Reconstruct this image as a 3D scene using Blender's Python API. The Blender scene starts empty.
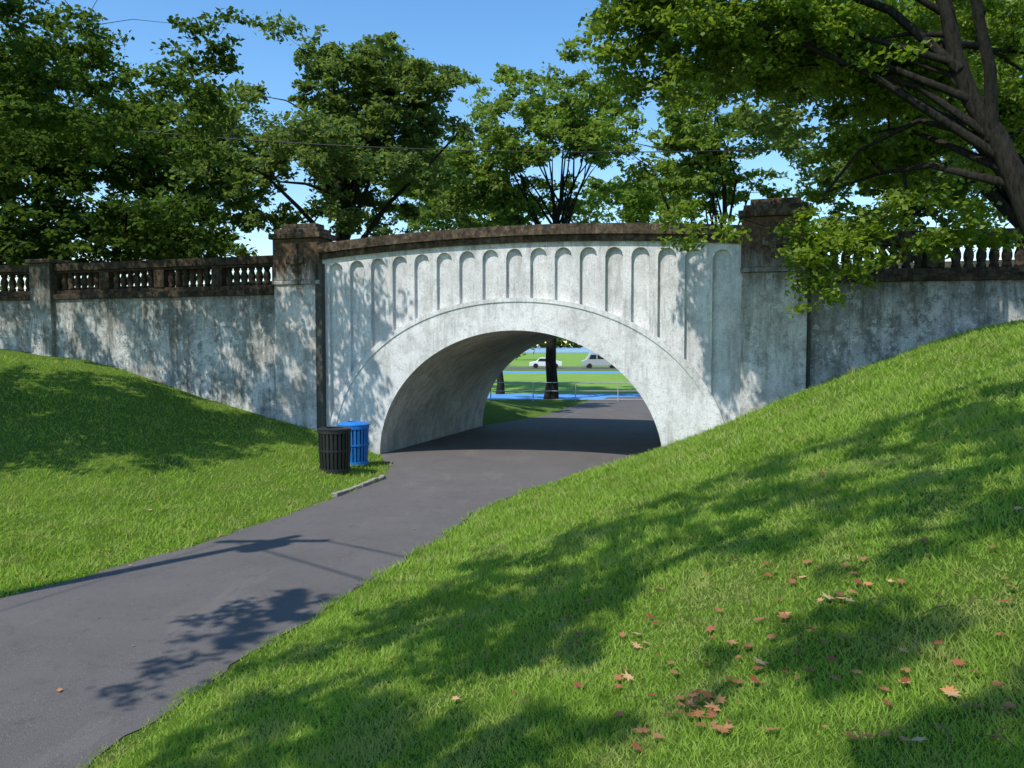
import bpy, math, random
import numpy as np
from mathutils import Vector
rng=np.random.default_rng(7); random.seed(7)
scene=bpy.context.scene
F=800.0; CZ=3.2; PITCH=math.atan(39/F)
# ---------------------------------------------------------------- camera
cd=bpy.data.cameras.new("camera"); cam=bpy.data.objects.new("camera",cd); scene.collection.objects.link(cam)
cam.location=(0,0,CZ); cam.rotation_euler=(math.pi/2-PITCH,0,0); cd.lens=36*F/1024; cd.clip_end=6000; cd.clip_start=0.05
scene.camera=cam
# ---------------------------------------------------------------- light
EL=math.radians(55); LH=np.array([0.69,0.72]); LH=LH/np.linalg.norm(LH)
SUN=np.array([-LH[0]*math.cos(EL),-LH[1]*math.cos(EL),math.sin(EL)])
ld=bpy.data.lights.new("sun","SUN"); ld.energy=5.0; ld.angle=math.radians(0.53); ld.color=(1,0.95,0.87)
sun=bpy.data.objects.new("sun",ld); scene.collection.objects.link(sun)
sun.rotation_euler=Vector(SUN).to_track_quat('Z','Y').to_euler()
w=bpy.data.worlds.new("World"); scene.world=w; w.use_nodes=True
wn=w.node_tree; bg=wn.nodes["Background"]; sk=wn.nodes.new("ShaderNodeTexSky"); sk.sky_type='NISHITA'; sk.sun_disc=False
sk.sun_elevation=EL; sk.sun_rotation=math.atan2(SUN[0],SUN[1])%(2*math.pi); sk.air_density=1.1; sk.dust_density=0.2; sk.ozone_density=1.5
hs=wn.nodes.new("ShaderNodeHueSaturation"); hs.inputs["Saturation"].default_value=1.28; hs.inputs["Value"].default_value=1.5
wn.links.new(sk.outputs[0],hs.inputs["Color"]); wn.links.new(hs.outputs[0],bg.inputs[0]); bg.inputs[1].default_value=0.145
scene.view_settings.view_transform='Standard'; scene.view_settings.look='None'; scene.view_settings.exposure=0
# ---------------------------------------------------------------- node helpers
class M:
    def __init__(s,name,rough=0.85,spec=0.3):
        s.m=bpy.data.materials.new(name); s.m.use_nodes=True; s.nt=s.m.node_tree; s.b=s.nt.nodes["Principled BSDF"]
        s.b.inputs["Roughness"].default_value=rough; s.b.inputs["Specular IOR Level"].default_value=spec
        s.geo=s.nt.nodes.new("ShaderNodeNewGeometry"); s.pos=s.geo.outputs["Position"]
    def L(s,a,b): s.nt.links.new(a,b)
    def map(s,scale,loc=(0,0,0)):
        n=s.nt.nodes.new("ShaderNodeMapping"); n.inputs["Scale"].default_value=scale; n.inputs["Location"].default_value=loc; s.L(s.pos,n.inputs[0]); return n.outputs[0]
    def noise(s,scale,detail=4,rough=0.6,vec=None,dist=0):
        n=s.nt.nodes.new("ShaderNodeTexNoise"); n.inputs["Scale"].default_value=scale; n.inputs["Detail"].default_value=detail
        n.inputs["Roughness"].default_value=rough; n.inputs["Distortion"].default_value=dist; s.L(vec or s.pos,n.inputs["Vector"]); return n.outputs["Fac"]
    def ramp(s,f,stops):
        n=s.nt.nodes.new("ShaderNodeValToRGB"); e=n.color_ramp.elements
        while len(e)<len(stops): e.new(0.5)
        for i,(p,c) in enumerate(stops):
            e[i].position=p; e[i].color=(c,c,c,1) if not isinstance(c,tuple) else (*c,1)
        s.L(f,n.inputs[0]); return n.outputs[0]
    def mix(s,f,a,b,mode='MIX'):
        n=s.nt.nodes.new("ShaderNodeMixRGB"); n.blend_type=mode
        for v,i in ((f,0),(a,1),(b,2)):
            if isinstance(v,(int,float)): n.inputs[i].default_value=v if i==0 else (v,v,v,1)
            elif isinstance(v,tuple): n.inputs[i].default_value=(*v,1)
            else: s.L(v,n.inputs[i])
        return n.outputs[0]
    def z(s):
        n=s.nt.nodes.new("ShaderNodeSeparateXYZ"); s.L(s.pos,n.inputs[0]); return n.outputs[2]
    def math(s,op,a,b=0.0,clamp=False):
        n=s.nt.nodes.new("ShaderNodeMath"); n.operation=op; n.use_clamp=clamp
        for v,i in ((a,0),(b,1)):
            if isinstance(v,(int,float)): n.inputs[i].default_value=v
            else: s.L(v,n.inputs[i])
        return n.outputs[0]
    def mr(s,v,a,b):
        n=s.nt.nodes.new("ShaderNodeMapRange"); n.inputs[1].default_value=a; n.inputs[2].default_value=b; s.L(v,n.inputs[0]); return n.outputs[0]
    def col(s,c):
        if isinstance(c,tuple): s.b.inputs["Base Color"].default_value=(*c,1)
        else: s.L(c,s.b.inputs["Base Color"])
    def bump(s,h,strength=0.4,dist=0.02):
        n=s.nt.nodes.new("ShaderNodeBump"); n.inputs["Strength"].default_value=strength; n.inputs["Distance"].default_value=dist
        s.L(h,n.inputs["Height"]); s.L(n.outputs[0],s.b.inputs["Normal"])
def concrete(name,white,grey,stain0,stain1,brown=(0.15,0.12,0.09),grime=0.5,base_z=0.5,dirt=0.6):
    m=M(name,0.9,0.2)
    n1=m.noise(0.7,7,0.7); c=m.mix(m.ramp(n1,[(0.42,0.0),(0.57,1.0)]),white,grey)
    n5=m.noise(2.2,9,0.8); c=m.mix(m.ramp(n5,[(0.50,0.0),(0.585,dirt)]),c,tuple(x*0.5 for x in grey))
    n6=m.noise(9,6,0.8,m.map((1,1,1),(3,7,1))); c=m.mix(m.ramp(n6,[(0.55,0.0),(0.61,dirt)]),c,(0.16,0.155,0.115))
    n7=m.noise(4.5,7,0.8,m.map((1,1,1),(13,2,5))); c=m.mix(m.ramp(n7,[(0.55,0.0),(0.58,dirt)]),c,tuple(min(.8,x*1.12) for x in white))
    st=m.noise(1.0,6,0.75,m.map((2.6,2.6,0.4))); c=m.mix(m.ramp(st,[(0.48,0.0),(0.66,grime)]),c,(0.12,0.12,0.09))
    st=m.noise(1.0,4,0.7,m.map((11,11,0.9),(5,5,5))); c=m.mix(m.ramp(st,[(0.57,0.0),(0.68,grime*.7)]),c,(0.10,0.09,0.07))
    fn=m.noise(38,3,0.7); c=m.mix(m.ramp(fn,[(0.35,0.3),(0.6,0.0)]),c,0.12)
    zz=m.z(); zn=m.math('ADD',zz,m.math('MULTIPLY',m.math('SUBTRACT',m.noise(1.6,6,0.8,m.map((2.6,2.6,0.6))),0.5),3.0))
    c=m.mix(m.mr(zn,stain0,stain1),c,m.mix(m.ramp(m.noise(7,5,0.8),[(0.42,0.0),(0.62,1.0)]),brown,tuple(x*2.2 for x in brown)))
    lo=m.mr(zn,base_z,base_z-1.2); c=m.mix(m.math('MULTIPLY',lo,0.55),c,(0.16,0.165,0.11))
    m.col(c); m.bump(fn,0.6,0.015); return m.m
MAT_FAC=concrete("painted_concrete",(0.80,0.79,0.77),(0.65,0.64,0.62),5.8,6.9,grime=0.40,dirt=.30)
MAT_RING=concrete("painted_concrete_ring",(0.82,0.815,0.79),(0.69,0.68,0.65),7.5,9,grime=0.33,dirt=.34)
MAT_WING=concrete("weathered_concrete",(0.66,0.65,0.62),(0.36,0.355,0.33),3.6,5.3,brown=(0.05,0.045,0.032),grime=0.9,dirt=.85,base_z=1.5)
MAT_PIL=concrete("pilaster_concrete",(0.70,0.68,0.64),(0.46,0.44,0.40),4.5,5.6,brown=(0.065,0.041,0.025),grime=0.6,dirt=.55)
MAT_VAULT=concrete("vault_concrete",(0.74,0.70,0.63),(0.56,0.52,0.46),9,10,grime=0.4,base_z=0.3,dirt=.35)
MAT_DARK=concrete("dark_concrete",(0.07,0.062,0.05),(0.05,0.045,0.04),9,10,grime=0.5)
def capmat(name,k=1.0,topc=(0.34,0.30,0.25)):
    m=M(name,0.95,0.15); n=m.noise(5,8,0.78)
    c=m.ramp(n,[(0.36,(0.026*k,0.020*k,0.014*k)),(0.48,(0.080*k,0.057*k,0.038*k)),(0.58,(0.15*k,0.112*k,0.078*k)),(0.74,topc)])
    st=m.noise(1,5,0.7,m.map((5,5,0.6))); c=m.mix(m.ramp(st,[(0.48,0.0),(0.66,0.75)]),c,(0.03,0.026,0.020))
    m.col(c); m.bump(m.noise(22,4,0.8),0.8,0.03); return m.m
MAT_CAP=capmat("coping_concrete",1,(0.30,0.26,0.21)); MAT_BAL=capmat("balustrade_concrete",.6,(0.13,0.11,0.085))
def asphalt():
    m=M("asphalt",0.85,0.35); n=m.noise(110,2,0.75); c=m.ramp(n,[(0.35,(0.064,0.058,0.056)),(0.65,(0.158,0.144,0.137))])
    c=m.mix(m.ramp(m.noise(0.7,4,0.6),[(0.35,0.0),(0.7,0.4)]),c,(0.16,0.146,0.139))
    c=m.mix(m.ramp(m.noise(3,7,0.85),[(0.54,0.0),(0.66,0.45)]),c,(0.055,0.05,0.048))
    c=m.mix(m.ramp(m.noise(1,5,0.7,m.map((1.2,.35,1))),[(0.56,0.0),(0.62,0.25)]),c,(0.19,0.172,0.155))
    c=m.mix(m.ramp(m.noise(55,2,0.5),[(0.68,0.0),(0.73,0.8)]),c,(0.27,0.24,0.19))
    m.col(c); m.bump(n,0.9,0.01); return m.m
MAT_ASPH=asphalt()
def groundmat():
    m=M("grass_ground",0.95,0.1)
    c=m.mix(m.ramp(m.noise(0.6,5,0.6),[(0.35,0.0),(0.7,1.0)]),(0.11,0.20,0.025),(0.17,0.26,0.035))
    c=m.mix(m.ramp(m.noise(28,4,0.8),[(0.35,0.55),(0.62,0.0)]),c,(0.045,0.07,0.012))
    c=m.mix(m.ramp(m.noise(3.1,6,0.75),[(0.60,0.0),(0.70,0.5)]),c,(0.16,0.145,0.07))
    m.col(c); m.bump(m.noise(45,4,0.8),1.0,0.05); return m.m
MAT_GR=groundmat()
def flat(name,c,rough=0.6,spec=0.4,metal=0,var=0.25,sc=12):
    m=M(name,rough,spec); n=m.noise(sc,5,0.7); m.col(m.mix(m.ramp(n,[(0.35,0.0),(0.7,1.0)]),c,tuple(x*(1-var) for x in c))); m.b.inputs["Metallic"].default_value=metal; return m.m
def leafmat(name,c1,c2,tr=0.45,nscale=0.5,alt=None,gloss=False):
    m=M(name,0.45,0.35); r=m.geo.outputs["Random Per Island"]
    c=m.mix(r,c1,c2); c=m.mix(m.ramp(m.noise(nscale,1,0.6),[(0.35,0.0),(0.7,0.5)]),c,tuple(x*0.65 for x in c1))
    if alt: c=m.mix(m.ramp(m.noise(1.7,3,0.75),[(0.48,0.0),(0.66,0.7)]),c,alt)
    if gloss: m.col(c); sh=m.b.outputs[0]
    else:
        d=m.nt.nodes.new("ShaderNodeBsdfDiffuse"); m.L(c,d.inputs[0]); sh=d.outputs[0]; m.nt.nodes.remove(m.b)
    t=m.nt.nodes.new("ShaderNodeBsdfTranslucent"); m.L(m.mix(1.0,c,(1.6,1.5,0.7),'MULTIPLY'),t.inputs[0])
    ms=m.nt.nodes.new("ShaderNodeMixShader"); ms.inputs[0].default_value=tr; out=m.nt.nodes["Material Output"]
    m.L(sh,ms.inputs[1]); m.L(t.outputs[0],ms.inputs[2]); m.L(ms.outputs[0],out.inputs[0]); return m.m
MAT_LEAF_A=leafmat("leaves_a",(0.12,0.20,0.04),(0.24,0.33,0.08))
MAT_LEAF_B=leafmat("leaves_b",(0.095,0.155,0.045),(0.20,0.27,0.09))
MAT_LEAF_D=leafmat("leaves_d",(0.05,0.095,0.025),(0.11,0.175,0.035))
MAT_LEAF_C=leafmat("leaves_c",(0.12,0.20,0.025),(0.22,0.31,0.04),0.5,gloss=True)
MAT_BLADE=leafmat("grass_blades",(0.21,0.36,0.045),(0.34,0.47,0.10),0.42,0.8,(0.38,0.41,0.15))
def bark():
    m=M("bark",0.95,0.05); n=m.noise(3,8,0.8,m.map((5,5,1))); m.col(m.ramp(n,[(0.38,(0.012,0.011,0.009)),(0.68,(0.055,0.050,0.040))])); m.bump(n,1,0.05); return m.m
MAT_BARK=bark()
# ---------------------------------------------------------------- mesh helpers
def empty(name,loc=(0,0,0)):
    e=bpy.data.objects.new(name,None); e.location=loc; scene.collection.objects.link(e); return e
class Mesh:
    def __init__(s): s.v=[]; s.f=[]
    def add(s,vs,fs):
        o=len(s.v); s.v.extend([tuple(map(float,p)) for p in vs]); s.f.extend([tuple(i+o for i in f) for f in fs])
    def box(s,x0,x1,y0,y1,z0,z1):
        s.add([(x0,y0,z0),(x1,y0,z0),(x1,y1,z0),(x0,y1,z0),(x0,y0,z1),(x1,y0,z1),(x1,y1,z1),(x0,y1,z1)],
              [(0,3,2,1),(4,5,6,7),(0,1,5,4),(1,2,6,5),(2,3,7,6),(3,0,4,7)])
    def quad(s,a,b,c,d): s.add([a,b,c,d],[(0,1,2,3)])
    def lathe(s,cx,cy,prof,n=10):
        vs=[];fs=[]
        for r,z in prof:
            for k in range(n): a=2*math.pi*k/n; vs.append((cx+r*math.cos(a),cy+r*math.sin(a),z))
        for i in range(len(prof)-1):
            for k in range(n): fs.append((i*n+k,i*n+(k+1)%n,(i+1)*n+(k+1)%n,(i+1)*n+k))
        fs.append(tuple(range(n))[::-1]); fs.append(tuple((len(prof)-1)*n+k for k in range(n))); s.add(vs,fs)
    def tube(s,pts,rad,n=7):
        pts=[np.array(p,float) for p in pts]; vs=[];fs=[]
        for i,p in enumerate(pts):
            d=pts[min(i+1,len(pts)-1)]-pts[max(i-1,0)]; d=d/(np.linalg.norm(d)+1e-9)
            a=np.cross(d,[0,0,1.0]) if abs(d[2])<0.9 else np.cross(d,[1.0,0,0]); a/=np.linalg.norm(a); b=np.cross(d,a)
            for k in range(n): t=2*math.pi*k/n; vs.append(p+rad[i]*(math.cos(t)*a+math.sin(t)*b))
        for i in range(len(pts)-1):
            for k in range(n): fs.append((i*n+k,i*n+(k+1)%n,(i+1)*n+(k+1)%n,(i+1)*n+k))
        s.add(vs,fs)
    def obj(s,name,mat,parent=None,xf=None,smooth=False,bevel=0):
        me=bpy.data.meshes.new(name); v=[xf(*p) for p in s.v] if xf else s.v
        me.from_pydata(v,[],s.f); me.update()
        for mm in (mat if isinstance(mat,list) else [mat]): me.materials.append(mm)
        o=bpy.data.objects.new(name,me); scene.collection.objects.link(o)
        if smooth: me.polygons.foreach_set("use_smooth",[True]*len(me.polygons))
        if bevel:
            b=o.modifiers.new("bevel","BEVEL"); b.width=bevel; b.segments=2; b.limit_method='ANGLE'
        if parent: o.parent=parent
        return o
def np_mesh(name,V,k,mat,parent=None):
    n=len(V)//k; me=bpy.data.meshes.new(name); me.vertices.add(len(V)); me.vertices.foreach_set("co",V.astype(np.float32).ravel())
    me.loops.add(n*k); me.loops.foreach_set("vertex_index",np.arange(n*k,dtype=np.int32)); me.polygons.add(n)
    me.polygons.foreach_set("loop_start",np.arange(0,n*k,k,dtype=np.int32)); me.polygons.foreach_set("loop_total",np.full(n,k,dtype=np.int32))
    me.update(calc_edges=True); me.materials.append(mat); o=bpy.data.objects.new(name,me); scene.collection.objects.link(o)
    if parent: o.parent=parent
    return o
# ---------------------------------------------------------------- bridge frame & terrain
A=math.radians(18); DU=np.array([math.cos(A),-math.sin(A)]); DS=np.array([math.sin(A),math.cos(A)]); C0=np.array([0.06,22.03]); DEPTH=8.6
def B(u,s,z): return (C0[0]+u*DU[0]+s*DS[0],C0[1]+u*DU[1]+s*DS[1],z)
XR=np.array([(-14,-6.8),(0,-4.3),(6.05,-3.19),(7.42,-2.89),(8.68,-2.52),(10.45,-1.98),(13.1,-1.18),(15.5,-0.55),(17.65,0.4),(19.2,1.7),(20.4,2.7),(20.9,3.95),(28.9,6.55),(34,8.2),(40,9.5),(47,11),(52,13)])
XL=np.array([(-14,-12.0),(0,-9.2),(6,-8.1),(10.04,-6.42),(11.2,-5.78),(12.8,-4.99),(15.5,-4.05),(18.96,-3.05),(21,-3.25),(23.2,-3.9),(31.4,-1.2),(36,1.4),(46,4.5),(52,6)])
def xr(Y): return np.interp(Y,XR[:,0],XR[:,1])
def xl(Y): return np.interp(Y,XL[:,0],XL[:,1])
def ss(x): x=np.clip(x,0,1); return x*x*(3-2*x)
def G(X,Y):
    X=np.asarray(X,float);Y=np.asarray(Y,float); dx=X-C0[0];dy=Y-C0[1]; u=dx*DU[0]+dy*DU[1]; s=dx*DS[0]+dy*DS[1]
    Yc=np.minimum(Y,20.4); XRv=np.where(Y>20.4,2.9,xr(Yc)); ur=np.maximum(0,X-XRv-0.12)
    k=np.interp(Y,[0,8,16,20],[0.92,0.85,0.92,1.0]); zr=k*(0.31*ur+0.012*ur**2); zr=zr/(1+(zr/3.9)**6)**(1/6)
    ul=np.maximum(0,xl(np.minimum(Y,23))-X-0.12)
    zl=np.minimum(0.03*ul,0.25)+np.interp(-X,[3.9,5.6,7.5,14.2,20,40],[0,0.55,0.85,2.45,3.1,3.4])*ss((Y-15)/9.5)*(ul>0)
    zf=zr+zl+0.03*np.sin(X*1.3+Y*0.7)*np.minimum(1,(ur+ul))+0.012*np.sin(X*4.1+1)*np.sin(Y*3.3)*np.minimum(1,(ur+ul))
    d=np.maximum(0,np.maximum(xl(Y)-X,X-xr(Y))-0.12); zb=np.minimum(0.33*d,2.6)*(1-ss((s-9)/13))
    wgt=ss(s/8.0); z=zf*(1-wgt)+zb*wgt
    tun=(np.abs(u)<4.3)&(s>-0.05)&(s<DEPTH+0.1); z=np.where(tun,0.0,z)
    return z
def ray(px,py):
    d=np.array([(px-512)/F,1.0,(384-py)/F]); c,s_=math.cos(PITCH),math.sin(PITCH)
    return np.array([d[0],d[1]*c+d[2]*s_,-d[1]*s_+d[2]*c])
TT=np.concatenate([np.arange(0.5,30,0.03),np.arange(30,200,.5)])
def hit(px,py):
    d=ray(px,py); below=(d[2]*TT+CZ)<G(d[0]*TT,d[1]*TT); i=int(np.argmax(below)) if below.any() else len(TT)-1
    p=d*TT[i]; return np.array([p[0],p[1],float(G(p[0],p[1]))])
def wallhit(px,py):
    d=ray(px,py); t=(C0@DS)/(d[:2]@DS); return np.array([d[0]*t,d[1]*t,CZ+d[2]*t])
def W(px,py,Y):
    d=ray(px,py); t=Y/d[1]; return np.array([d[0]*t,Y,CZ+d[2]*t])
gx=np.concatenate([-np.geomspace(3000,18,28),np.arange(-17.5,13,0.16),np.geomspace(13.3,3000,28)])
gy=np.concatenate([[-1500,-400,-120,-50,-25,-14,-8,-4,-2],np.arange(-1,33,0.2),np.arange(33.4,56,0.8),np.geomspace(58,3500,24)])
GX,GY=np.meshgrid(gx,gy); GZ=G(GX,GY); GZ=GZ*np.where((np.abs(GX)>60)|(GY<-60),0.6,1)
V=np.stack([GX,GY,GZ],-1).reshape(-1,3); nx,ny=len(gx),len(gy)
ii=np.arange((ny-1)*(nx-1)); r_,c_=ii//(nx-1),ii%(nx-1); q=np.stack([r_*nx+c_,r_*nx+c_+1,(r_+1)*nx+c_+1,(r_+1)*nx+c_],-1)
me=bpy.data.meshes.new("ground"); me.vertices.add(len(V)); me.vertices.foreach_set("co",V.astype(np.float32).ravel())
me.loops.add(q.size); me.loops.foreach_set("vertex_index",q.astype(np.int32).ravel()); me.polygons.add(len(q))
me.polygons.foreach_set("loop_start",np.arange(0,q.size,4,dtype=np.int32)); me.polygons.foreach_set("loop_total",np.full(len(q),4,dtype=np.int32))
me.polygons.foreach_set("use_smooth",np.ones(len(q),dtype=bool)); me.update(calc_edges=True); me.materials.append(MAT_GR)
scene.collection.objects.link(bpy.data.objects.new("ground",me))
# path
pm=Mesh(); ys=np.concatenate([np.arange(-14,34,0.12),np.arange(34,50,1.0)])
def edge_j(y): return 0.035*np.sin(y*3.1)+0.025*np.sin(y*7.7)+0.015*np.sin(y*17.3)
vs=[];fs=[]
for i,y in enumerate(ys):
    a,b=xl(y)+edge_j(y),xr(y)+edge_j(y+40)
    for k in range(7):
        t=k/6; vs.append((a+(b-a)*t,y,0.010+0.02*math.sin(math.pi*t)))
for i in range(len(ys)-1):
    for k in range(6): fs.append((i*7+k,i*7+k+1,(i+1)*7+k+1,(i+1)*7+k))
pm.add(vs,fs); pm.obj("asphalt_path",MAT_ASPH,smooth=True)
# ---------------------------------------------------------------- bridge
bridge=empty("arch_bridge")
HW,HH=4.1,3.6; EW,EH=5.8,4.49
def T(u): return 6.17+0.26*(1-(u/6.0)**2)
def Ex(u):
    a=abs(u)/EW
    return EH*(1-a**2.1)**(1/2.1) if a<1 else -0.3
NW=0.235; SP=0.69; NC=[k*SP for k in range(-8,9)]
us=sorted(set([round(x,4) for x in np.arange(-6,6.001,0.04)]+[round(c+sg*NW,4) for c in NC for sg in(-1,1)]+[round(sg*EW,4) for sg in (-1,1)]))
fm=Mesh()
def nich(u):
    for c in NC:
        if abs(u-c)<NW-1e-5: return c
    return None
def top(u): return T(u)-0.43
def ntop(u,c): return top(c)-0.17-NW+math.sqrt(max(0,NW*NW-(u-c)**2))
for a,b in zip(us[:-1],us[1:]):
    mid=(a+b)/2; c=nich(mid)
    if c is not None and ntop(mid,c)>Ex(mid)+0.05:
        za,zb=ntop(a,c),ntop(b,c); fm.quad((a,0,za),(b,0,zb),(b,0,top(b)),(a,0,top(a)))
        fm.quad((a,0,za),(a,.11,za),(b,.11,zb),(b,0,zb))
        fm.quad((a,.11,Ex(a)-.1),(b,.11,Ex(b)-.1),(b,.11,zb),(a,.11,za))
    else:
        fm.quad((a,0,Ex(a)-.1),(b,0,Ex(b)-.1),(b,0,top(b)),(a,0,top(a)))
for c in NC:
    for sg in(-1,1):
        u=c+sg*NW; zt=top(c)-0.17-NW
        if zt>Ex(u): fm.quad((u,0,Ex(u)-.1),(u,.11,Ex(u)-.1),(u,.11,zt),(u,0,zt))
for a,b in zip(us[:-1:6],us[6::6]): fm.quad((a,.4,4.6),(b,.4,4.6),(b,.4,top(b)),(a,.4,top(a)))
fm.obj("spandrel_wall",MAT_FAC,bridge,B)
rm=Mesh(); vm=Mesh(); N=72; ip=[(-HW,-0.3)]+[(-HW*math.cos(math.pi*i/N),HH*math.sin(math.pi*i/N)) for i in range(N+1)]+[(HW,-0.3)]
ep=[]
for i in range(N+1):
    c,s_=-math.cos(math.pi*i/N),math.sin(math.pi*i/N); e=2/2.1
    ep.append((EW*math.copysign(abs(c)**e,c),EH*abs(s_)**e))
ep=[(-EW,-0.3)]+ep+[(EW,-0.3)]
def lerp(p,q,t): return (p[0]+(q[0]-p[0])*t,p[1]+(q[1]-p[1])*t)
for i in range(len(ip)-1):
    a,b=ip[i],ip[i+1]; c,d=ep[i+1],ep[i]; m0,m1=lerp(a,d,0.88),lerp(b,c,0.88)
    rm.quad((a[0],-.06,a[1]),(b[0],-.06,b[1]),(m1[0],-.06,m1[1]),(m0[0],-.06,m0[1]))
    rm.quad((m0[0],-.06,m0[1]),(m1[0],-.06,m1[1]),(m1[0],-.085,m1[1]),(m0[0],-.085,m0[1]))
    rm.quad((m0[0],-.085,m0[1]),(m1[0],-.085,m1[1]),(c[0],-.085,c[1]),(d[0],-.085,d[1]))
    rm.quad((d[0],-.085,d[1]),(c[0],-.085,c[1]),(c[0],.12,c[1]),(d[0],.12,d[1]))
    rm.quad((a[0],DEPTH+.06,a[1]),(b[0],DEPTH+.06,b[1]),(c[0],DEPTH+.06,c[1]),(d[0],DEPTH+.06,d[1]))
    for k in range(8):
        y0=-.06+(DEPTH+.12)*k/8; y1=-.06+(DEPTH+.12)*(k+1)/8
        vm.quad((a[0],y0,a[1]),(b[0],y0,b[1]),(b[0],y1,b[1]),(a[0],y1,a[1]))
rm.obj("arch_ring",MAT_RING,bridge,B); vm.obj("vault",MAT_VAULT,bridge,B,smooth=True)
bk=Mesh()
for a,b in zip(us[:-1:4],us[4::4]): bk.quad((a,DEPTH,Ex(a)-.1),(b,DEPTH,Ex(b)-.1),(b,DEPTH,top(b)),(a,DEPTH,top(a))); bk.quad((a,DEPTH-.4,4.6),(b,DEPTH-.4,4.6),(b,DEPTH-.4,top(b)),(a,DEPTH-.4,top(a)))
bk.obj("rear_spandrel_wall",MAT_FAC,bridge,B)
cm=Mesh()
def sweep(y0,y1,z0,z1):
    cu=np.linspace(-6.0,6.0,49)
    for a,b in zip(cu[:-1],cu[1:]):
        cm.quad((a,y0,T(a)+z0),(b,y0,T(b)+z0),(b,y0,T(b)+z1),(a,y0,T(a)+z1)); cm.quad((a,y0,T(a)+z1),(b,y0,T(b)+z1),(b,y1,T(b)+z1),(a,y1,T(a)+z1))
        cm.quad((a,y0,T(a)+z0),(a,y1,T(a)+z0),(b,y1,T(b)+z0),(b,y0,T(b)+z0)); cm.quad((a,y1,T(a)+z0),(b,y1,T(b)+z0),(b,y1,T(b)+z1),(a,y1,T(a)+z1))
sweep(-.20,.52,-.27,0); sweep(-.09,.45,-.44,-.271); sweep(DEPTH-.52,DEPTH+.2,-.27,0); sweep(DEPTH-.45,DEPTH+.09,-.44,-.271)
cm.obj("coping",MAT_CAP,bridge,B)
def pilaster(u0,u1,nm,s0=-.16,s1=.6):
    p=Mesh(); p.box(u0,u1,s0,s1,-.5,5.0); p.box(u0-.04,u1+.04,s0-.05,s1+.05,5.0,5.12); p.box(u0-.02,u1+.02,s0-.03,s1+.03,5.12,6.36)
    p.obj(nm,MAT_PIL,bridge,B,bevel=.025)
    q=Mesh(); q.box(u0-.10,u1+.10,s0-.12,s1+.12,6.36,6.52); q.box(u0+.02,u1-.02,s0-.0,s1,6.521,6.66); q.box(u0+.18,u1-.18,s0+.14,s1-.12,6.661,6.82)
    c=(u0+u1)/2; q.box(c-.09,c+.09,s0-.10,s0-.02,5.35,6.2); q.box(c-.3,c-.091,s0-.10,s0-.02,5.62,5.84); q.box(c+.091,c+.3,s0-.10,s0-.02,5.62,5.84)
    q.box(c-.14,c+.14,s0-.135,s0-.101,5.58,5.88)
    q.obj(nm+"_cap",MAT_CAP,bridge,B,bevel=.03)
pilaster(-7.55,-6.001,"west_pilaster"); pilaster(6.001,7.55,"east_pilaster")
pilaster(-7.55,-6.001,"rear_west_pilaster",DEPTH-.6,DEPTH+.16); pilaster(6.001,7.55,"rear_east_pilaster",DEPTH-.6,DEPTH+.16)
dm=Mesh(); dm.box(-6.12,-5.9,-.19,.02,-.4,5.6); dm.box(7.56,7.64,-.10,.1,-.4,4.9); dm.obj("dark_edge_strip",MAT_DARK,bridge,B,bevel=.01)  # near-black strips along one edge of each front pilaster
# wings
def wing(p0,p1,nm):
    p0=np.array(p0[:2],float);p1=np.array(p1[:2],float); L=np.linalg.norm(p1-p0); e=(p1-p0)/L; n=np.array([-e[1],e[0]])
    X=lambda a,s,z:(p0[0]+e[0]*a+n[0]*s,p0[1]+e[1]*a+n[1]*s,z)
    w_=Mesh(); w_.box(0,L,0.02,.5,-.6,4.72); w_.obj(nm+"_wall",MAT_WING,bridge,X)
    r=Mesh(); r.box(0,L,-.05,.56,4.721,4.90); r.box(0,L,.06,.42,4.901,5.04); r.box(0,L,.0,.5,5.68,5.92); r.box(0,L,.06,.42,5.60,5.679)
    k=int(L/2.9)+1
    for i in range(k+1):
        a=L*i/k; a0,a1=max(0,a-.2),min(L,a+.2); r.box(a0,a1,.03,.46,5.041,5.599)
    r.obj(nm+"_rails",MAT_BAL,bridge,X,bevel=.012)
    b=Mesh(); a=.36
    while a<L-.2:
        if min(abs(a-L*i/k) for i in range(k+1))>.28: b.lathe(X(a,.24,0)[0],X(a,.24,0)[1],[(.11,5.04),(.11,5.12),(.085,5.14),(.12,5.28),(.115,5.38),(.075,5.5),(.105,5.53),(.105,5.6)],8)
        a+=.275
    b.obj(nm+"_balusters",MAT_BAL,bridge,smooth=True)
pL=B(-16.4,0,0)
wing(B(7.55,0,0),(B(7.55,0,0)[0]+26*math.cos(math.radians(12)),B(7.55,0,0)[1]-26*math.sin(math.radians(12))),"east_wing")
wing(pL,B(-7.55,0,0),"west_wing")
q=Mesh(); q.box(-17.2,-16.3,-.14,.7,-.6,5.95); q.obj("west_corner_pier",MAT_WING,bridge,B,bevel=.02)
q=Mesh(); q.box(-17.28,-16.22,-.22,.78,5.951,6.08); q.obj("west_corner_pier_cap",MAT_CAP,bridge,B,bevel=.02)
e0=B(-17.2,0.1,0); wing((e0[0]-26,e0[1]-0.8),e0,"west_outer_wing")
rw=Mesh(); rw.box(-16.4,-7.56,DEPTH-.5,DEPTH,-.6,5.9); rw.box(7.56,34,DEPTH-.5,DEPTH,-.6,5.9); rw.obj("rear_wing_wall",MAT_WING,bridge,B)
dk=Mesh(); dk.box(-16.4,33,.62,DEPTH-.62,4.6,4.85); dk.obj("bridge_road_deck",MAT_ASPH,bridge,B)
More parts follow.
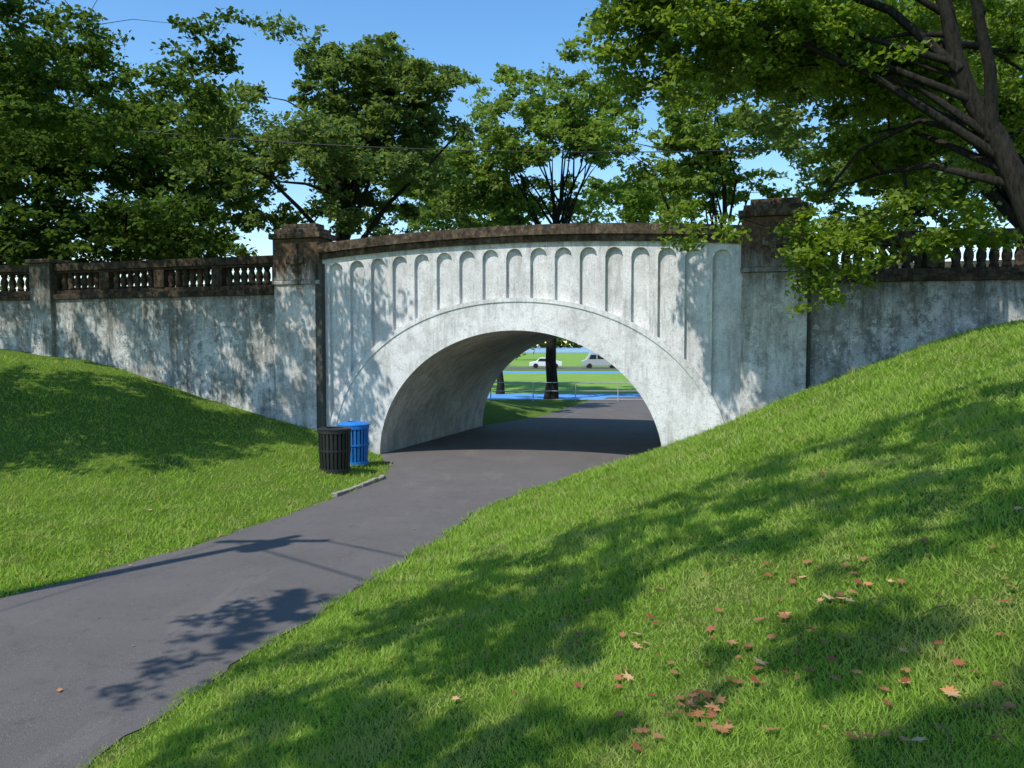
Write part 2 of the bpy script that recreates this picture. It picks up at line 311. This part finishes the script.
fk=Mesh(); p=e0; fk.add([(p[0]-26,p[1]-.3,4.6),(p[0],p[1]+.6,4.6),(p[0]+2,p[1]+7,4.6),(p[0]-26,p[1]+7,4.6),(p[0]-26,p[1]-.3,4.85),(p[0],p[1]+.6,4.85),(p[0]+2,p[1]+7,4.85),(p[0]-26,p[1]+7,4.85)],
   [(0,3,2,1),(4,5,6,7),(0,1,5,4),(1,2,6,5),(2,3,7,6),(3,0,4,7)]); fk.obj("west_road_deck",MAT_ASPH,bridge)
# ---------------------------------------------------------------- trees
def leaf_quads(C,size,up=0.5):
    n=len(C); nr=rng.normal(size=(n,3)); nr[:,2]=np.abs(nr[:,2])+up; nr/=np.linalg.norm(nr,axis=1,keepdims=True)
    t=rng.normal(size=(n,3)); t-=nr*(t*nr).sum(1,keepdims=True); t/=np.linalg.norm(t,axis=1,keepdims=True); b=np.cross(nr,t)
    sz=(size*rng.uniform(.6,1.25,n))[:,None]; V=np.stack([C-t*sz*.6,C+b*sz*.36+nr*sz*.1,C+t*sz*.6,C-b*sz*.36+nr*sz*.1],1); return V.reshape(-1,3)
def clump_leaves(cs,rs,per,size,flat_=.6):
    out=[]
    for c,r in zip(cs,rs):
        ns=8; sub=c+rng.normal(size=(ns,3))*r*np.array([.65,.65,.65*flat_]); n=int(per*(.6+.8*rng.random()))
        k=rng.integers(0,ns,n); out.append(sub[k]+rng.normal(size=(n,3))*r*np.array([.27,.27,.14]))
    return leaf_quads(np.concatenate(out),size)
def crown_points(c,R,n,pw=.45,seed=0):
    g=np.random.default_rng(seed); d=g.normal(size=(n,3)); d/=np.linalg.norm(d,axis=1,keepdims=True)
    lump=1+.22*np.sin(3*d[:,0]*2+seed)+.18*np.sin(5*d[:,2]+2*d[:,1]*3+seed*1.7)
    rr=g.random(n)**pw*lump; return np.array(c)+d*rr[:,None]*np.array(R)
def tree(name,trunk,tr,crowns,per,leaf,mat,seed,cr=.8,nl=9,extra=None,fmin=.4,limbs=()):
    g=random.Random(seed); par=empty(name,tuple(trunk[0])); P=[np.array(p,float) for p in trunk]
    Lc=[0]
    for a,b in zip(P[:-1],P[1:]): Lc.append(Lc[-1]+np.linalg.norm(b-a))
    def tp(f):
        d=f*Lc[-1]; return np.array([np.interp(d,Lc,[p[k] for p in P]) for k in range(3)]), tr*(1-.72*f)
    w_=Mesh(); fs_=np.linspace(0,1,12); pts=[tp(f)[0]+np.array([g.uniform(-1,1),g.uniform(-1,1),0])*.12*tr*3*(f>.05) for f in fs_]; rad=[tr*(1-.72*f)*(1.35 if f==0 else 1) for f in fs_]
    w_.tube(pts,rad,12); samples=[]; srad=[]
    for f in np.linspace(fmin,1,8): q,r=tp(f); samples.append(q); srad.append(r*.45)
    for lp,l0,l1 in limbs:
        k=len(lp); rr=[l0+(l1-l0)*i/(k-1) for i in range(k)]; w_.tube(lp,rr,9)
        for a,b,r in zip(lp[:-1],lp[1:],rr):
            for t in(0,.5): samples.append(np.array(a)+(np.array(b)-np.array(a))*t); srad.append(r*.5)
    cl=[crown_points(c,R,n,seed=seed+i) for i,(c,R,n) in enumerate(crowns)]
    for (c,R,n),pc in zip(crowns,cl):
        for j in range(max(2,int(nl*n/60))):
            q=pc[g.randrange(len(pc))]; f=g.uniform(fmin,.98); s0,r0=tp(f)
            if q[2]<s0[2]-1: f=fmin; s0,r0=tp(f)
            r0*=.5; L_=np.linalg.norm(q-s0); m1=s0+(q-s0)*.35+np.array([g.uniform(-.08,.08)*L_,g.uniform(-.08,.08)*L_,.10*L_]); m2=s0+(q-s0)*.7+np.array([g.uniform(-.08,.08)*L_,g.uniform(-.08,.08)*L_,.10*L_])
            w_.tube([s0,m1,m2,q],[r0,r0*.65,r0*.38,r0*.14],6)
            for t in np.linspace(.25,1,7):
                seg=[s0,m1,m2,q]; k=min(2,int(t*3)); lt=t*3-k; samples.append(seg[k]+(seg[k+1]-seg[k])*lt); srad.append(r0*(1-.8*t))
    cs=np.concatenate(cl+([np.array(extra)] if extra is not None else []))
    S=np.array(samples); R_=np.array(srad); dist=np.array([np.min(np.linalg.norm(S-c,axis=1)) for c in cs]); rem=list(np.argsort(dist))
    for i in rem:
        c=cs[i]; k=int(np.argmin(np.linalg.norm(S-c,axis=1))); a=S[k]; r=max(.010,min(R_[k]*.75,.045)); L_=np.linalg.norm(c-a)
        md=(a+c)/2+np.array([g.uniform(-.12,.12),g.uniform(-.12,.12),.08])*L_
        w_.tube([a,md,c],[r,r*.7,r*.4],4); S=np.vstack([S,md,c]); R_=np.append(R_,[r*.8,r*.6])
    w_.obj("trunk_and_limbs",MAT_BARK,None,smooth=True).parent=par
    rs=cr*rng.uniform(.65,1.3,len(cs)); np_mesh("foliage",clump_leaves(cs,rs,per,leaf),4,mat,par); return par
def fixparents():
    bpy.context.view_layer.update()
    for o in scene.objects:
        if o.parent and o.parent.type=='EMPTY' and o.name.split('.')[0] in("trunk_and_limbs","foliage"):
            o.matrix_parent_inverse=o.parent.matrix_world.inverted()
def gz(x,y): return float(G(x,y))
def T_(px,Y,topz,lean=0):
    x=(px-512)/F*Y; z=gz(x,Y); return [(x,Y,z-.2),(x+lean*.3,Y,z+(topz-z)*.5),(x+lean,Y,topz)]
def crown(px,py,Y,rx,rz,n,ry=None): return (W(px,py,Y),(rx*Y/F,(ry or rx)*Y/F,rz*Y/F),n)
tree("maple_tree",T_(185,40,11),.35,[crown(185,165,40,90,78,95)],270,.25,MAT_LEAF_B,11,cr=.72)
tree("maple_tree",T_(345,36,13),.42,[crown(345,155,36,128,84,125),crown(350,72,36,62,42,30),crown(415,105,36,55,45,24)],290,.215,MAT_LEAF_B,12,cr=.68)
tree("oak_tree",T_(551,47,13,.6),.36,[crown(560,130,47,96,66,80),crown(495,175,47,58,48,34)],240,.25,MAT_LEAF_A,13,nl=14,cr=.75)
tree("oak_tree",T_(722,40,12),.3,[crown(705,150,40,88,68,66)],250,.25,MAT_LEAF_A,14,nl=12,cr=.72)
tree("maple_tree",T_(900,42,13),.35,[crown(905,160,42,130,75,90)],280,.3,MAT_LEAF_B,15)
tree("maple_tree",T_(40,36,12),.35,[crown(30,150,36,120,105,110)],260,.28,MAT_LEAF_D,16)
tree("maple_tree",T_(440,58,11),.3,[crown(440,190,58,66,46,60)],200,.34,MAT_LEAF_B,17)
tree("maple_tree",T_(640,62,10),.3,[crown(650,200,62,66,30,46)],180,.34,MAT_LEAF_A,18)
tree("maple_tree",T_(120,34,9),.25,[crown(150,240,34,110,32,60),crown(20,245,34,60,28,24)],240,.24,MAT_LEAF_D,19)
tree("maple_tree",T_(500,52,9),.25,[crown(490,212,52,95,22,46)],200,.3,MAT_LEAF_B,20)
# right trees
tree("large_oak_tree",[(19.6,29,2.0),(19.2,29,6.5),(17.8,28.4,10.5),(16.6,28,14),(15.8,28,17)],.55,[crown(940,60,28,140,100,80,110),crown(800,70,27,70,60,26)],280,.22,MAT_LEAF_B,21,nl=12,fmin=.3)
g=random.Random(9)
def spread(cands,sp,mx):
    got=[]
    for h in cands:
        if all(np.linalg.norm(h-q)>sp for q in got): got.append(h)
        if len(got)>=mx: break
    return got
exr=[]; cand=[]
for _ in range(500):
    x=g.uniform(738,1030); y=g.uniform(240,395)
    if y<440-(x-727)*.35: cand.append(wallhit(x,y))
for h in spread(cand,1.05,34): exr.append(h+SUN*g.uniform(6.8,8.6)/SUN[2])
for x,y in [(800,228),(835,238),(870,225),(810,262),(850,270),(690,210),(905,215),(822,245),(700,238),(880,250),(812,290),(800,250),(860,240),(960,225),(1000,240),(930,245)]: exr.append(W(x,y,16.8))
bx=W(1115,330,14.6); bx[2]=gz(bx[0],bx[1])
tree("oak_tree",[bx-np.array([0,0,.2]),W(1066,290,14.8),W(1026,215,15),W(992,140,15.2),W(960,70,15.4),W(935,-10,15.6),W(910,-110,15.8)],.27,
     [crown(890,40,17.5,140,72,62,80),crown(725,40,17,115,50,56,80),crown(880,150,18,80,40,18,50),crown(1010,110,19.5,70,70,26,60),crown(640,10,17,50,30,14,50)],380,.125,MAT_LEAF_C,22,cr=.5,nl=5,fmin=.35,extra=exr,
     limbs=[([W(992,140,15.2),W(990,70,15),W(975,0,14.8),W(965,-90,14.6)],.13,.06),([W(960,70,15.4),W(890,10,16),W(800,-20,16.3),W(700,-30,16.5)],.10,.035),([W(1026,215,15),W(1046,120,15.6),W(1056,20,16)],.13,.07),([W(992,140,15.2),W(920,120,16.2),W(860,150,16.8),W(820,200,16.9)],.07,.025)])
# left tree
exl=[]; cand=[]
for _ in range(800):
    x=g.uniform(-40,322); y=g.uniform(252,425)
    if y<348+x*.25 and (x<110 or y>262 or g.random()<.5): cand.append(wallhit(x,y))
for h in spread(cand,.93,100): exl.append(h+SUN*g.uniform(5.0,8.4)/SUN[2])
for x,y in [(350,300),(355,340),(345,385),(365,365),(360,410),(372,330),(385,300)]: exl.append(wallhit(x,y)+SUN*6.6/SUN[2])
for _ in range(90):
    x=g.uniform(-100,300); y=g.uniform(352,464); exl.append(hit(x,y)+SUN*g.uniform(7.2,9.8)/SUN[2])
tree("maple_tree",[(-16.5,16,2.0),(-16.3,16,5),(-15.5,16.5,8),(-14.5,17,11.5)],.4,[((-14.4,17.4,8.8),(3.2,3.0,2.4),50),((-12.6,18.2,10.6),(3.2,2.2,2.0),34)],300,.14,MAT_LEAF_D,23,cr=.55,nl=7,fmin=.3,extra=exl)
# overhead tree behind the camera: canopy shades the lawn
def inpoly(x,y,P):
    r=False; j=len(P)-1
    for i in range(len(P)):
        if (P[i][1]>y)!=(P[j][1]>y) and x<(P[j][0]-P[i][0])*(y-P[i][1])/(P[j][1]-P[i][1])+P[i][0]: r=not r
        j=i
    return r
PA=[(1040,352),(930,395),(830,440),(740,472),(650,508),(560,538),(470,562),(400,592),(290,665),(340,670),(440,620),(520,625),(620,585),(700,560),(800,530),(900,535),(960,550),(1040,510)]
PB=[(430,600),(610,590),(570,655),(460,665)]; PC=[(185,730),(300,690),(430,715),(560,755),(560,780),(170,780)]; PD=[(210,610),(320,595),(310,625),(190,672)]; PE=[(930,715),(1030,700),(1030,780),(900,780)]; PF=[(800,640),(900,628),(895,660),(810,668)]
ex=[]; g=random.Random(5)
def fill(P,sp,mx=150):
    xs=[p[0] for p in P]; y_=[p[1] for p in P]; c=[]
    for _ in range(1500):
        x,y=g.uniform(min(xs),max(xs)),g.uniform(min(y_),max(y_))
        if inpoly(x,y,P): c.append(hit(x,y))
    for h in spread(c,sp,mx): ex.append(h+SUN*g.uniform(7.0,9.2)/SUN[2])
fill(PA,.58); fill(PB,.42); fill(PC,.42); fill(PD,.6); fill(PE,.42); fill(PF,.42)
tree("large_maple_tree",[(-5.5,-6.5,0),(-5.4,-6.3,4),(-4.3,-4.0,8),(-3.4,-2,10.5)],.5,[((-8,-9,12),(5,4,2.5),40)],300,.115,MAT_LEAF_B,24,cr=.37,nl=5,extra=np.array(ex),fmin=.5)
print("shade clumps",len(ex))
fixparents()
dt=[]
for x in np.arange(-260,300,7):
    if -6<x<26: continue
    dt.append((x,128+6*math.sin(x),5+2*math.sin(x*.7)))
dt+=[(2,170,6),(30,180,6),(24,160,5)]
C=np.concatenate([crown_points((x,y,z),(5,4,z),26,seed=i) for i,(x,y,z) in enumerate(dt)]); C[:,2]=np.abs(C[:,2])
np_mesh("distant_trees",clump_leaves(C,np.full(len(C),1.6),20,1.0),4,MAT_LEAF_B)
C=np.concatenate([crown_points((x,900+60*math.sin(x*.01),6),(26,14,8),14,seed=i) for i,x in enumerate(np.arange(-900,1000,34))]); C[:,2]=np.abs(C[:,2])
np_mesh("far_shore_trees",clump_leaves(C,np.full(len(C),7.0),14,6),4,MAT_LEAF_D)
# ---------------------------------------------------------------- grass blades
N=520000; r=np.exp(rng.uniform(math.log(1.3),math.log(30),N)); th=rng.uniform(-.70,.70,N); X=r*np.sin(th);Y=r*np.cos(th)
dx=X-C0[0];dy=Y-C0[1]; s_=dx*DS[0]+dy*DS[1]
jr=.05*np.sin(Y*5)+.04*np.sin(Y*13)+rng.normal(size=N)*.025
ok=((X>xr(Y)-.04+jr)|(X<xl(Y)+.03-jr))&(s_<-.1); X,Y,r=X[ok],Y[ok],r[ok]; Z=G(X,Y)-.004; n=len(X)
tuft=.7+.6*ss(.5+.5*np.sin(X*2.3+np.sin(Y*1.9)*2)*np.sin(Y*2.9+np.sin(X*1.3)*2))
h=(.024+.042*rng.random(n)**1.3)*np.clip(r/7,.85,1.7)*tuft; wd=.0022*np.clip(r/2.2,1,5.5)*rng.uniform(.7,1.4,n); a=rng.uniform(0,2*math.pi,n); la=rng.uniform(0,2*math.pi,n); ln=h*rng.uniform(.2,1.5,n)
P0=np.stack([X,Y,Z],1); sd=np.stack([np.cos(a)*wd,np.sin(a)*wd,0*a],1); tip=P0+np.stack([np.cos(la)*ln,np.sin(la)*ln,h],1)
np_mesh("grass",np.stack([P0-sd,P0+sd,tip],1).reshape(-1,3),3,MAT_BLADE)
# ---------------------------------------------------------------- fallen leaves
def fallen(name,pts,mat_,smin,smax):
    m=Mesh()
    for p in pts:
        s=g.uniform(smin,smax); a0=g.uniform(0,6.28); tx,ty=g.uniform(-.5,.5),g.uniform(-.5,.5); vs=[(0,0,0)]; K=14
        for k in range(K):
            rr=(1.0 if k%2==0 else .5)*g.uniform(.75,1.1)*(.65 if k in(6,7,8) else 1); a=a0+2*math.pi*k/K; x,y=rr*math.cos(a),rr*math.sin(a); vs.append((x,y,tx*x+ty*y+.25*g.uniform(0,1)*rr))
        vs=[(p[0]+v[0]*s,p[1]+v[1]*s,p[2]+.04+v[2]*s*.6) for v in vs]; m.add(vs,[(0,1+k,1+(k+1)%K) for k in range(K)])
    m.obj(name,mat_)
def lm(name,c1,c2):
    m=M(name,.6,.3); m.col(m.mix(m.geo.outputs["Random Per Island"],c1,c2)); return m.m
px=[(g.gauss(700,18),g.gauss(720,11)) for _ in range(26)]+[(g.uniform(560,1015),g.uniform(560,760)) for _ in range(90)]+[(g.uniform(350,1000),g.uniform(460,700)) for _ in range(70)]+[(g.uniform(20,300),g.uniform(490,560)) for _ in range(8)]
fallen("fallen_leaves",[hit(*p) for p in px],lm("dry_leaf",(.20,.05,.025),(.34,.17,.07)),.018,.048)
px=[(637,640),(645,650),(636,652),(828,604),(850,608),(890,590),(885,745),(905,752),(840,606),(455,705),(60,695),(150,512),(1018,515),(820,608),(690,712),(712,716),(760,672),(868,592)]+[(g.uniform(600,1015),g.uniform(560,760)) for _ in range(14)]
fallen("fallen_leaves",[hit(*p) for p in px],lm("orange_leaf",(.42,.17,.06),(.52,.36,.18)),.025,.055)
px=[]
while len(px)<26:
    y=g.uniform(6,19); x=g.uniform(float(xl(y))+.1,float(xr(y))-.05)
    if x>-.64*y: px.append(np.array([x,y,-.005]))
fallen("fallen_leaves",px,lm("path_leaf",(.25,.12,.05),(.40,.27,.13)),.012,.03)
m=Mesh()
for _ in range(26):
    p=hit(g.uniform(560,1015),g.uniform(560,760)); a=g.uniform(0,6.28); l=g.uniform(.05,.16); d=np.array([math.cos(a)*l,math.sin(a)*l,0]); q=p+d; q[2]=gz(q[0],q[1])+.05; p=p+np.array([0,0,.05]); m.tube([p,(p+q)/2+np.array([.01,.01,.01]),q],[.003,.003,.002],5)
m.obj("fallen_twigs",flat("twig",(.12,.08,.05),.9))
# ---------------------------------------------------------------- bins
def bin_(name,loc,col,lid):
    e=empty(name,loc); cm_=flat(name+"_paint",col,.4,.5,var=.3,sc=8); m=Mesh(); R=.36; H=1.02
    for k in range(24):
        a=2*math.pi*k/24; vs=[]
        for zz,rr in ((.06,R*.93),(.45,R),(H-.06,R*1.02)):
            for dr in(0,.02):
                for da in(-.03,.03):
                    ang=a+da/R; vs.append(((rr+dr)*math.cos(ang),(rr+dr)*math.sin(ang),zz))
        fs=[]
        for l in(0,4): fs+=[(l+0,l+1,l+5,l+4),(l+2,l+6,l+7,l+3),(l+0,l+4,l+6,l+2),(l+1,l+3,l+7,l+5)]
        fs+=[(8,9,11,10),(0,2,3,1)]; m.add(vs,fs)
    def ring(r0,z0,z1,t=.03):
        vs=[];fs=[];n=36
        for (rr,zz) in ((r0,z0),(r0+t,z0),(r0+t,z1),(r0,z1)):
            for k in range(n): a=2*math.pi*k/n; vs.append((rr*math.cos(a),rr*math.sin(a),zz))
        for j in range(4):
            for k in range(n): fs.append((j*n+k,j*n+(k+1)%n,((j+1)%4)*n+(k+1)%n,((j+1)%4)*n+k))
        m.add(vs,fs)
    ring(R*.9,.0,.08,.06); ring(R*.98,H-.08,H-.02,.05); ring(R*1.0,.5,.54,.035)
    o=m.obj("slatted_body",cm_); o.parent=e
    l=Mesh(); l.lathe(0,0,[(R*.8,.03),(R*.83,H-.1)],24); o=l.obj("liner",flat(name+"_liner",tuple(c*.25 for c in col),.6)); o.parent=e
    t=Mesh()
    if lid: t.lathe(0,0,[(R*1.12,H-.02),(R*1.14,H+.03),(R*1.0,H+.07),(R*.5,H+.1),(R*.45,H+.1),(R*.44,H+.03)],30)
    else: t.lathe(0,0,[(R*1.1,H-.02),(R*1.12,H+.02),(R*.95,H+.04),(R*.62,H+.04),(R*.6,H-.05)],30)
    o=t.obj("lid",cm_,smooth=False); o.parent=e
h=hit(335,471); bin_("slatted_trash_can",tuple(h),(.02,.02,.022),False)
h=hit(354,464); bin_("blue_recycling_bin",tuple(h),(.015,.20,.62),True)
kb=Mesh()
for i in range(9):
    y0=16.7+i*.28; y1=y0+.265; o_=g.uniform(-.015,.015); hh=.09+g.uniform(-.02,.015); f=lambda y:xl(y)+.02+o_
    kb.add([(f(y0),y0,-.1),(f(y1),y1,-.1),(f(y1)-.13,y1,-.1),(f(y0)-.13,y0,-.1),(f(y0),y0,hh),(f(y1),y1,hh),(f(y1)-.13,y1,hh),(f(y0)-.13,y0,hh)],[(0,1,2,3),(4,7,6,5),(0,4,5,1),(1,5,6,2),(2,6,7,3),(3,7,4,0)])
kb.obj("stone_kerb",flat("kerb_stone",(.36,.33,.27),.9,.2,var=.6,sc=9),bevel=.02)
# ---------------------------------------------------------------- utility pole + wires
up=empty("utility_pole",(-8.7,7.8,0)); m=Mesh(); m.tube([(0,0,-.2),(0,0,5),(0,0,10.6)],[.17,.14,.1],12); o=m.obj("pole",flat("pole_wood",(.10,.075,.05),.9,var=.5)); o.parent=up
m=Mesh(); m.box(-.9,.9,-.06,.06,9.9,10.02); [m.lathe(x,0,[(.03,10.02),(.05,10.08),(.03,10.16)],8) for x in(-.8,-.3,.3,.8)]; m.lathe(.32,0,[(.2,8.9),(.22,9.0),(.22,9.6),(.1,9.7)],14); o=m.obj("crossarm_and_transformer",flat("pole_grey",(.2,.2,.2),.6)); o.parent=up
MW=flat("cable",(.02,.02,.02),.6)
def wire(a,b,sag,r,name="overhead_cable"):
    m=Mesh(); a=np.array(a);b=np.array(b); m.tube([a+(b-a)*t-np.array([0,0,sag*4*t*(1-t)]) for t in np.linspace(0,1,40)],[r]*40,5); m.obj(name,MW)
wire(W(-260,80,27),W(1400,90,27),2.2,.018); wire((-9.5,7.8,10.1),(12,-9,10.5),.5,.024); wire((-8.0,7.8,10.1),(12.5,-4.5,10.5),.5,.024)
wire((-9.5,7.8,10.1),(-20,-18,10),.8,.012)
# ---------------------------------------------------------------- far field
def sheet(name,x0,x1,y0,y1,z,mat_): m=Mesh(); m.quad((x0,y0,z),(x1,y0,z),(x1,y1,z),(x0,y1,z)); return m.obj(name,mat_)
tk=Mesh(); n=64
def stad(off,k):
    cx0,cx1,cy,R=-30,60,72,25.5+off; a=2*math.pi*k/n
    return ((cx1 if math.cos(a)>=0 else cx0)+R*math.cos(a),cy+R*math.sin(a),.016)
for k in range(n): tk.quad(stad(-6,k),stad(0,k),stad(0,k+1),stad(-6,k+1))
tk.obj("running_track",flat("track_blue",(.10,.30,.62),.8,.2,var=.15))
MF=flat("field_turf",(.20,.34,.06),.95,.1,var=.25,sc=.3)
tf=Mesh(); tf.add([stad(-6.02,k)[:2]+(.012,) for k in range(n)],[tuple(range(n))]); tf.obj("sports_field",MF)
sheet("far_lawn",-250,250,119,320,.012,MF)
fe=empty("chain_fence",(0,45.2,0)); m=Mesh()
for x in np.arange(-30,40,2.4): m.lathe(x,0,[(.03,-.1),(.03,1.1)],6)
for zz in(.12,.6,1.08): m.tube([(-30,0,zz),(40,0,zz)],[.022,.022],5)
o=m.obj("posts_and_rails",flat("galvanised",(.55,.56,.57),.4,.5,.3)); o.parent=fe
sheet("parking_road",-200,250,107,118,.02,MAT_ASPH)
wm=M("water",.25,.5); wm.col((.06,.15,.26)); wm.bump(wm.noise(.6,4,.6),.6,.4); sheet("water",-3000,3000,330,3400,.03,wm.m)
GL=flat("car_glass",(.02,.025,.03),.1,.6); TY=flat("tyre",(.015,.015,.015),.9)
def car(name,loc,prof,glass,L,paint,hw=.92):
    e=empty(name,loc); m=Mesh(); k=len(prof); vs=[(x,-hw,z) for x,z in prof]+[(x,hw,z) for x,z in prof]
    m.add(vs,[tuple(range(k)),tuple(range(2*k-1,k-1,-1))]+[(i,i+k,(i+1)%k+k,(i+1)%k) for i in range(k)]); o=m.obj("body",paint,bevel=.05); o.parent=e
    m=Mesh()
    for (a,b,c,d) in glass:
        for y in(-hw-.012,hw+.012): m.add([(a,y,c),(b,y,c),(b-.12*(b>L*.3),y,d),(a+.25*(a<-L*.2),y,d)],[(0,1,2,3)])
    o=m.obj("windows",GL); o.parent=e
    m=Mesh()
    for x in(-L*.31,L*.31):
        for y in(-hw+.08,hw-.08):
            m.add([(x+.34*math.cos(2*math.pi*j/18),y+sg*.13,.34+.34*math.sin(2*math.pi*j/18)) for sg in(-1,1) for j in range(18)],[tuple(range(18)),tuple(range(35,17,-1))]+[(j,j+18,(j+1)%18+18,(j+1)%18) for j in range(18)])
    o=m.obj("wheels",TY); o.parent=e
WP=flat("white_car_paint",(.75,.75,.75),.3,.5,var=.05); GP=flat("silver_car_paint",(.45,.46,.48),.3,.5,.3,var=.05)
car("parked_van",(12.2,110,.02),[(-2.6,.35),(2.6,.35),(2.65,1.1),(2.45,2.05),(-1.5,2.1),(-2.0,1.2),(-2.65,1.0)],[(-1.7,-.7,1.25,1.85),(-.55,.8,1.25,1.85),(.95,2.35,1.25,1.85)],5.2,GP)
car("parked_car",(4.6,110,.02),[(-2.2,.3),(2.2,.3),(2.25,.9),(1.7,.98),(1.1,1.45),(-.7,1.45),(-1.3,.95),(-2.2,.8)],[(-1.1,.1,.95,1.35),(.2,1.3,.95,1.35)],4.4,WP)
car("parked_car",(19.5,111,.02),[(-2.2,.3),(2.2,.3),(2.25,.9),(1.7,.98),(1.1,1.45),(-.7,1.45),(-1.3,.95),(-2.2,.8)],[(-1.1,.1,.95,1.35),(.2,1.3,.95,1.35)],4.4,WP)
print("objects",len(scene.objects))
